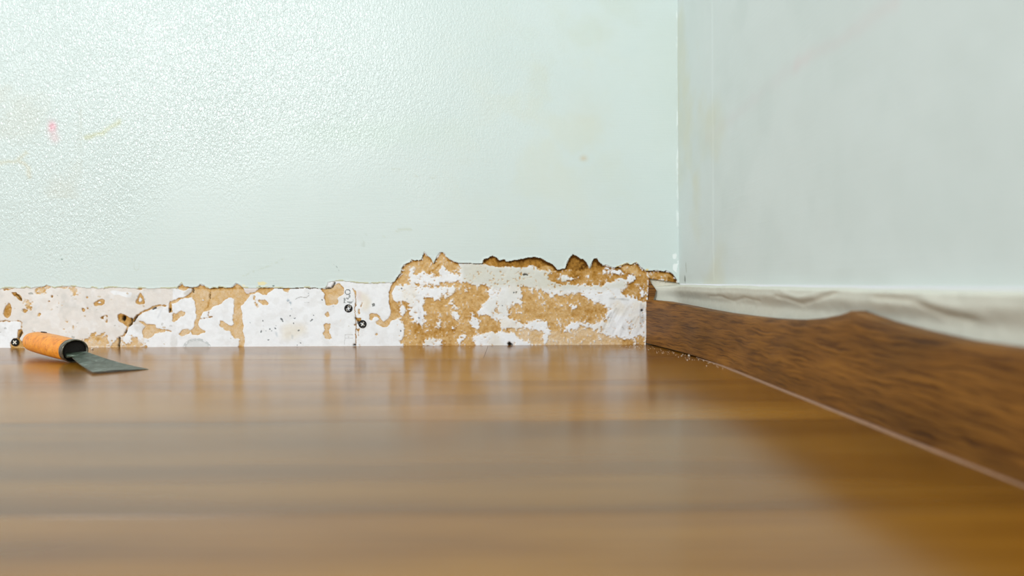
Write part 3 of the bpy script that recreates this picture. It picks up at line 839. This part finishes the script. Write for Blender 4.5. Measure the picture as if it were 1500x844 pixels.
# ------------------------------------------------------------------ paint scraper
Fp = at_depth(110.5, 514.5, .783)      # centre of the ferrule mouth
Bp = at_depth(52.0, 500.0, .868)       # centre of the butt
ax = (Fp - Bp); LEN = ax.length; ax.normalize()
rt = ax.cross(Vector((0, 0, 1))).normalized(); up = rt.cross(ax).normalized()
# twist a little so the blade corner on the right lies nearer the floor
root = bpy.data.objects.new('paint_scraper', None); COL.objects.link(root)
root.location = (Bp.x, Bp.y, 0)
tag(root, 'paint scraper with worn orange wooden handle and dull steel blade on the floor', 'scraper')
def to_local(o): o.location = (-root.location.x, -root.location.y, 0)
def loft(bm, secs, nseg=36, cap0=True, cap1=True, pw=2.3):
    rows = []
    for (t, w, h, dz) in secs:
        c = Bp + ax * t + up * dz; row = []
        for k in range(nseg):
            a = 2 * math.pi * k / nseg; ca, sa = math.cos(a), math.sin(a)
            e = 2 / pw
            row.append(bm.verts.new(c + rt * (w * math.copysign(abs(ca) ** e, ca)) + up * (h * math.copysign(abs(sa) ** e, sa))))
        rows.append(row)
    for r0, r1 in zip(rows[:-1], rows[1:]):
        for k in range(nseg): bm.faces.new((r0[k], r0[(k + 1) % nseg], r1[(k + 1) % nseg], r1[k]))
    if cap0: bm.faces.new(rows[0])
    if cap1: bm.faces.new(rows[-1][::-1])
    return rows
def mat_handle():
    m, nt, p = material('orange_varnished_wood')
    v = coords(nt)
    n1 = noise(nt, v, 120, 4, .6, .6); n2 = noise(nt, v, 420, 3, .6)
    c = ramp(nt, n1, [(.28, (188, 98, 16)), (.45, (236, 142, 24)), (.6, (246, 158, 32)), (.78, (250, 176, 66))])
    c2 = ramp(nt, n2, [(.30, (.55, .42, .3)), (.40, (1, 1, 1))])
    L(nt, mixc(nt, 'MULTIPLY', .8, c, c2), p.inputs['Base Color'])
    p.inputs['Roughness'].default_value = .38
    L(nt, bump(nt, n1, .2, .0008), p.inputs['Normal'])
    return m
FE = .010                                # ferrule length
HL = LEN - FE
bm = bmesh.new()
RW, RH = .0145, .0112
loft(bm, [(-.0052, .006, .005, 0), (-.0048, .0095, .0078, 0), (-.0035, .0122, .0100, 0), (-.001, .0138, .0115, 0), (.004, .0145, .0122, 0), (.014, .0148, .0126, 0),
          (.03, .0148, .0128, 0), (HL * .5, .0145, .0131, 0), (HL * .75, .0139, .0131, 0), (HL * .92, .0133, .0127, 0), (HL - .001, .0129, .0124, 0), (HL, .0125, .0120, 0)])
hd = from_bm('handle', bm, mat_handle(), root); to_local(hd)
# hanging slot on top of the butt
bm = bmesh.new()
rows = []
for k in range(20):
    a = 2 * math.pi * k / 20
    c = Bp + ax * (.022 + .0085 * math.cos(a)) + rt * (.0023 * math.sin(a) - .0025)
    rows.append((bm.verts.new(c + up * .0132), bm.verts.new(c + up * .0115)))
bm.faces.new([r[0] for r in rows])
for k in range(20): bm.faces.new((rows[k][0], rows[(k + 1) % 20][0], rows[(k + 1) % 20][1], rows[k][1]))
o = from_bm('hanging_slot', bm, simple('slot_dark', (48, 26, 10), .9), root, False); to_local(o)
bm = bmesh.new()
outer = [(HL - .0015, .0132, .0127, 0), (HL - .001, .0137, .0132, 0), (HL + .002, .0139, .0134, 0), (HL + .0028, .0134, .0129, 0), (HL + .0038, .0139, .0134, 0), (LEN - .001, .0138, .0133, 0), (LEN, .0134, .0129, 0),
         (LEN - .0003, .0125, .0120, 0), (LEN - .004, .0122, .0117, 0)]
loft(bm, outer, 48, False, True, 2.1)
m_fer, nt, p = material('tarnished_steel_ferrule')
n = noise(nt, coords(nt), 260, 4)
L(nt, ramp(nt, n, [(.3, (62, 56, 44)), (.7, (150, 146, 130))]), p.inputs['Base Color'])
p.inputs['Metallic'].default_value = .9; p.inputs['Roughness'].default_value = .32
L(nt, bump(nt, n, .15, .0004), p.inputs['Normal'])
fe = from_bm('ferrule', bm, m_fer, root); to_local(fe)
bm = bmesh.new(); loft(bm, [(LEN - .005, .0121, .0116, 0), (LEN - .0032, .0123, .0118, 0), (LEN - .0028, .010, .009, 0)], 36)
o = from_bm('ferrule_plug', bm, simple('near_black_plug', (26, 22, 16), .85, 0, 500, .5, .6, .001), root); to_local(o)  # near-black plug set inside the ferrule mouth
# blade: flat steel sheet from the ferrule to the worn tip on the floor
L0 = on_floor(136.0, 545.4, .0021); L0 = L0
R0 = on_floor(217.8, 541.0, .0003)
Bc = Bp + ax * (LEN - .003) - up * .002
nL = Bc - rt * .0 ; 
tip_dir = ((L0 + R0) / 2 - Bc)
NL = at_depth(101.5, 519.5, .776); NR = at_depth(125.8, 516.0, .779)
m_bl, nt, p = material('worn_grey_steel')
n = noise(nt, coords(nt), 80, 5, .7, .8); n2 = noise(nt, coords(nt), 500, 3)
c = ramp(nt, n, [(.36, (36, 38, 22)), (.46, (70, 82, 66)), (.56, (100, 112, 100)), (.68, (146, 156, 146))])
L(nt, mixc(nt, 'MULTIPLY', .35, c, ramp(nt, n2, [(.35, (.5, .5, .45)), (.6, (1, 1, 1))])), p.inputs['Base Color'])
p.inputs['Metallic'].default_value = .55; p.inputs['Roughness'].default_value = .42
L(nt, bump(nt, n2, .2, .0003), p.inputs['Normal'])
bm = bmesh.new(); NT, NS = 24, 10; top, bot = [], []
for i in range(NT + 1):
    t = i / NT
    a = NL.lerp(L0, t); b = NR.lerp(R0, t)
    # shoulders are drawn in a little near the ferrule, and the sheet sags in a soft curve
    rowt, rowb = [], []
    for j in range(NS + 1):
        s = j / NS
        p_ = a.lerp(b, s)
        p_.z += -.0018 * math.sin(math.pi * t) + .0006 * math.sin(math.pi * s)
        th = .0011 * (1 - t) + .0005
        rowt.append(bm.verts.new(p_ + Vector((0, 0, th / 2)))); rowb.append(bm.verts.new(p_ - Vector((0, 0, th / 2)) + Vector((0, 0, .0001 * t))))
    top.append(rowt); bot.append(rowb)
for i in range(NT):
    for j in range(NS):
        bm.faces.new((top[i][j], top[i][j + 1], top[i + 1][j + 1], top[i + 1][j]))
        bm.faces.new((bot[i][j], bot[i + 1][j], bot[i + 1][j + 1], bot[i][j + 1]))
for j in range(NS):
    bm.faces.new((top[0][j], bot[0][j], bot[0][j + 1], top[0][j + 1])); bm.faces.new((top[-1][j], top[-1][j + 1], bot[-1][j + 1], bot[-1][j]))
for i in range(NT):
    bm.faces.new((top[i][0], top[i + 1][0], bot[i + 1][0], bot[i][0])); bm.faces.new((top[i][-1], bot[i][-1], bot[i + 1][-1], top[i + 1][-1]))
bl = from_bm('blade', bm, m_bl, root); to_local(bl)
md = bl.modifiers.new('edge', 'EDGE_SPLIT'); md.split_angle = math.radians(35)
# tang: the folded steel that goes into the ferrule
bm = bmesh.new()
Tg = [Bp + ax * (LEN - .006) - up * .003, Bp + ax * (LEN + .002) - up * .0045]
mid = NL.lerp(NR, .5)
rr = []
for (c, w, h) in ((Tg[0], .009, .0022), (Tg[1], .0098, .002), (mid.lerp((L0 + R0) / 2, .10) + Vector((0, 0, -.0004)), .0105, .0012)):
    rr.append([bm.verts.new(c + rt * (sx * w) + Vector((0, 0, sz * h))) for sx, sz in ((-1, -1), (1, -1), (1, .7), (.5, 1), (-.5, 1), (-1, .7))])
for r0, r1 in zip(rr[:-1], rr[1:]):
    for k in range(6): bm.faces.new((r0[k], r0[(k + 1) % 6], r1[(k + 1) % 6], r1[k]))
bm.faces.new(rr[0]); bm.faces.new(rr[-1][::-1])
o = from_bm('tang', bm, m_bl, root); to_local(o)

# ------------------------------------------------------------------ screws in the stripped board
m_screw = simple('black_phosphate_screw', (30, 28, 26), .45, .6, 900, .5, .4, .0004)
m_fill = simple('plaster_in_screw', (222, 216, 204), .8)
def screw(px, py, r, ang, label, mode):
    x, z = on_wall(px, py)
    yf = D + .0008
    root = bpy.data.objects.new('drywall_screw', None); COL.objects.link(root); root.location = (x, yf, z)
    tag(root, label, 'screw', 'screws left in the stripped wall')
    bm = bmesh.new(); n = 32
    # head: outer ring with a cross recess cut as real geometry
    prof = [(r * .30, .0075), (r * .35, .003), (r, -.0002), (r, -.0008), (r * .93, -.0012)]
    rows = []
    for rad, yy in prof:
        rows.append([bm.verts.new((rad * math.cos(2 * math.pi * k / n), yy, rad * math.sin(2 * math.pi * k / n))) for k in range(n)])
    # inner rim follows the cross outline
    cross = []
    arm, wd = r * .62, r * .15
    for k in range(n):
        a = 2 * math.pi * k / n; c, s = math.cos(a - ang), math.sin(a - ang)
        m1, m2 = max(abs(c), abs(s)), min(abs(c), abs(s))
        rad = min(arm / m1, wd / max(m2, 1e-6)); rad = min(rad, arm * 1.02)
        cross.append((rad * math.cos(a), rad * math.sin(a)))
    rows.append([bm.verts.new((cx, -.00115, cz)) for cx, cz in cross])
    rows.append([bm.verts.new((cx * .8, .0012, cz * .8)) for cx, cz in cross])
    for r0, r1 in zip(rows[:-1], rows[1:]):
        for k in range(n): bm.faces.new((r0[k], r0[(k + 1) % n], r1[(k + 1) % n], r1[k]))
    bm.faces.new(rows[-1]); bm.faces.new(rows[0][::-1])
    h = from_bm('screw_head', bm, m_screw, root, False)
    bm = bmesh.new()
    if mode == 'cross':
        for a in (ang, ang + math.pi / 2):
            M = Matrix.Rotation(-a, 4, 'Y') @ Matrix.Diagonal((arm * 1.9, .0006, wd * 2.1, 1))
            bmesh.ops.create_cube(bm, size=1, matrix=Matrix.Translation((0, -.0011 - (.00008 if a == ang else 0), 0)) @ M)
        bmesh.ops.bevel(bm, geom=bm.edges[:], offset=.0002, segments=1, affect='EDGES')
    else:
        rs = random.Random(int(px))
        for k in range(7):
            a = rs.uniform(0, 6.28); q = r * rs.uniform(.15, .85)
            M = Matrix.Translation((q * math.cos(a), -.0011, q * math.sin(a))) @ Matrix.Rotation(rs.uniform(0, 3), 4, 'Y') @ Matrix.Diagonal((r * rs.uniform(.1, .32), .0006, r * rs.uniform(.08, .16), 1))
            bmesh.ops.create_icosphere(bm, subdivisions=1, radius=.8, matrix=M)
    from_bm('plaster_filling', bm, m_fill, root, False)
screw(21.8, 501.6, .0055, .75, 'black cross-head screw by the floor near the scraper handle, white plaster in its cross', 'cross')
screw(510.3, 451.9, .0058, .3, 'black speckled screw left of the board joint, upper of the close pair', 'fleck')
screw(530.9, 474.9, .0058, .9, 'black speckled screw right of the board joint, lower of the close pair', 'fleck')

# ------------------------------------------------------------------ plaster crumbs and dust on the floor
m_crumb = simple('plaster_crumb', (226, 214, 198), .85)
m_cb = simple('board_crumb', (150, 104, 50), .9)
def crumb(bm, p, s, rs):
    M = Matrix.Translation(p) @ Matrix.Rotation(rs.uniform(0, 6.28), 4, 'Z') @ Matrix.Diagonal((s * rs.uniform(.7, 1.5), s * rs.uniform(.6, 1.2), s * rs.uniform(.4, .8), 1))
    r = bmesh.ops.create_icosphere(bm, subdivisions=1, radius=1, matrix=M)
    for v in r['verts']: v.co += Vector((rs.uniform(-1, 1), rs.uniform(-1, 1), rs.uniform(-.3, .3))) * s * .25
rs = random.Random(5)
for px, py, s, mm, lab in ((135.0, 512.3, .0018, m_crumb, 'small white plaster crumb on the floor behind the blade'),
                       (1009.0, 521.5, .0017, m_crumb, 'pale plaster crumb against the foot of the skirting board'),
                       (929.5, 505.6, .0032, m_crumb, 'plaster crumb on the floor at the foot of the torn patch')):
    bm = bmesh.new(); p = on_floor(px, py); p.y = min(p.y, D - .003); p.z = s * .45; crumb(bm, Vector((0, 0, 0)), s, rs)
    o = from_bm('plaster_crumb', bm, mm, None, False); o.location = p
    tag(o, lab, 'crumb', 'plaster crumbs on the floor')
bm = bmesh.new()
for k in range(150):
    px = rs.uniform(905, 1100); py = 506.5 + abs(rs.gauss(0, 4)) + max(0, (px - 950)) * .25
    p = on_floor(px, py)
    if p.y > D - .002 or p.x > sk_x(p.y) - .001: continue
    s = rs.choice((.0002, .0003, .0004, .0006)); p.z = s * .4; crumb(bm, p, s, rs)
for k in range(160):
    px = rs.uniform(0, 940); p = on_floor(px, rs.uniform(508, 530)); p.y = min(p.y, D - .002)
    s = rs.choice((.0002, .0003, .0004)); p.z = s * .4; crumb(bm, p, s, rs)
o = from_bm('plaster_dust', bm, m_crumb, None, False)
tag(o, 'fine pale plaster dust scattered on the floor near the wall', 'dust', kind='stuff')
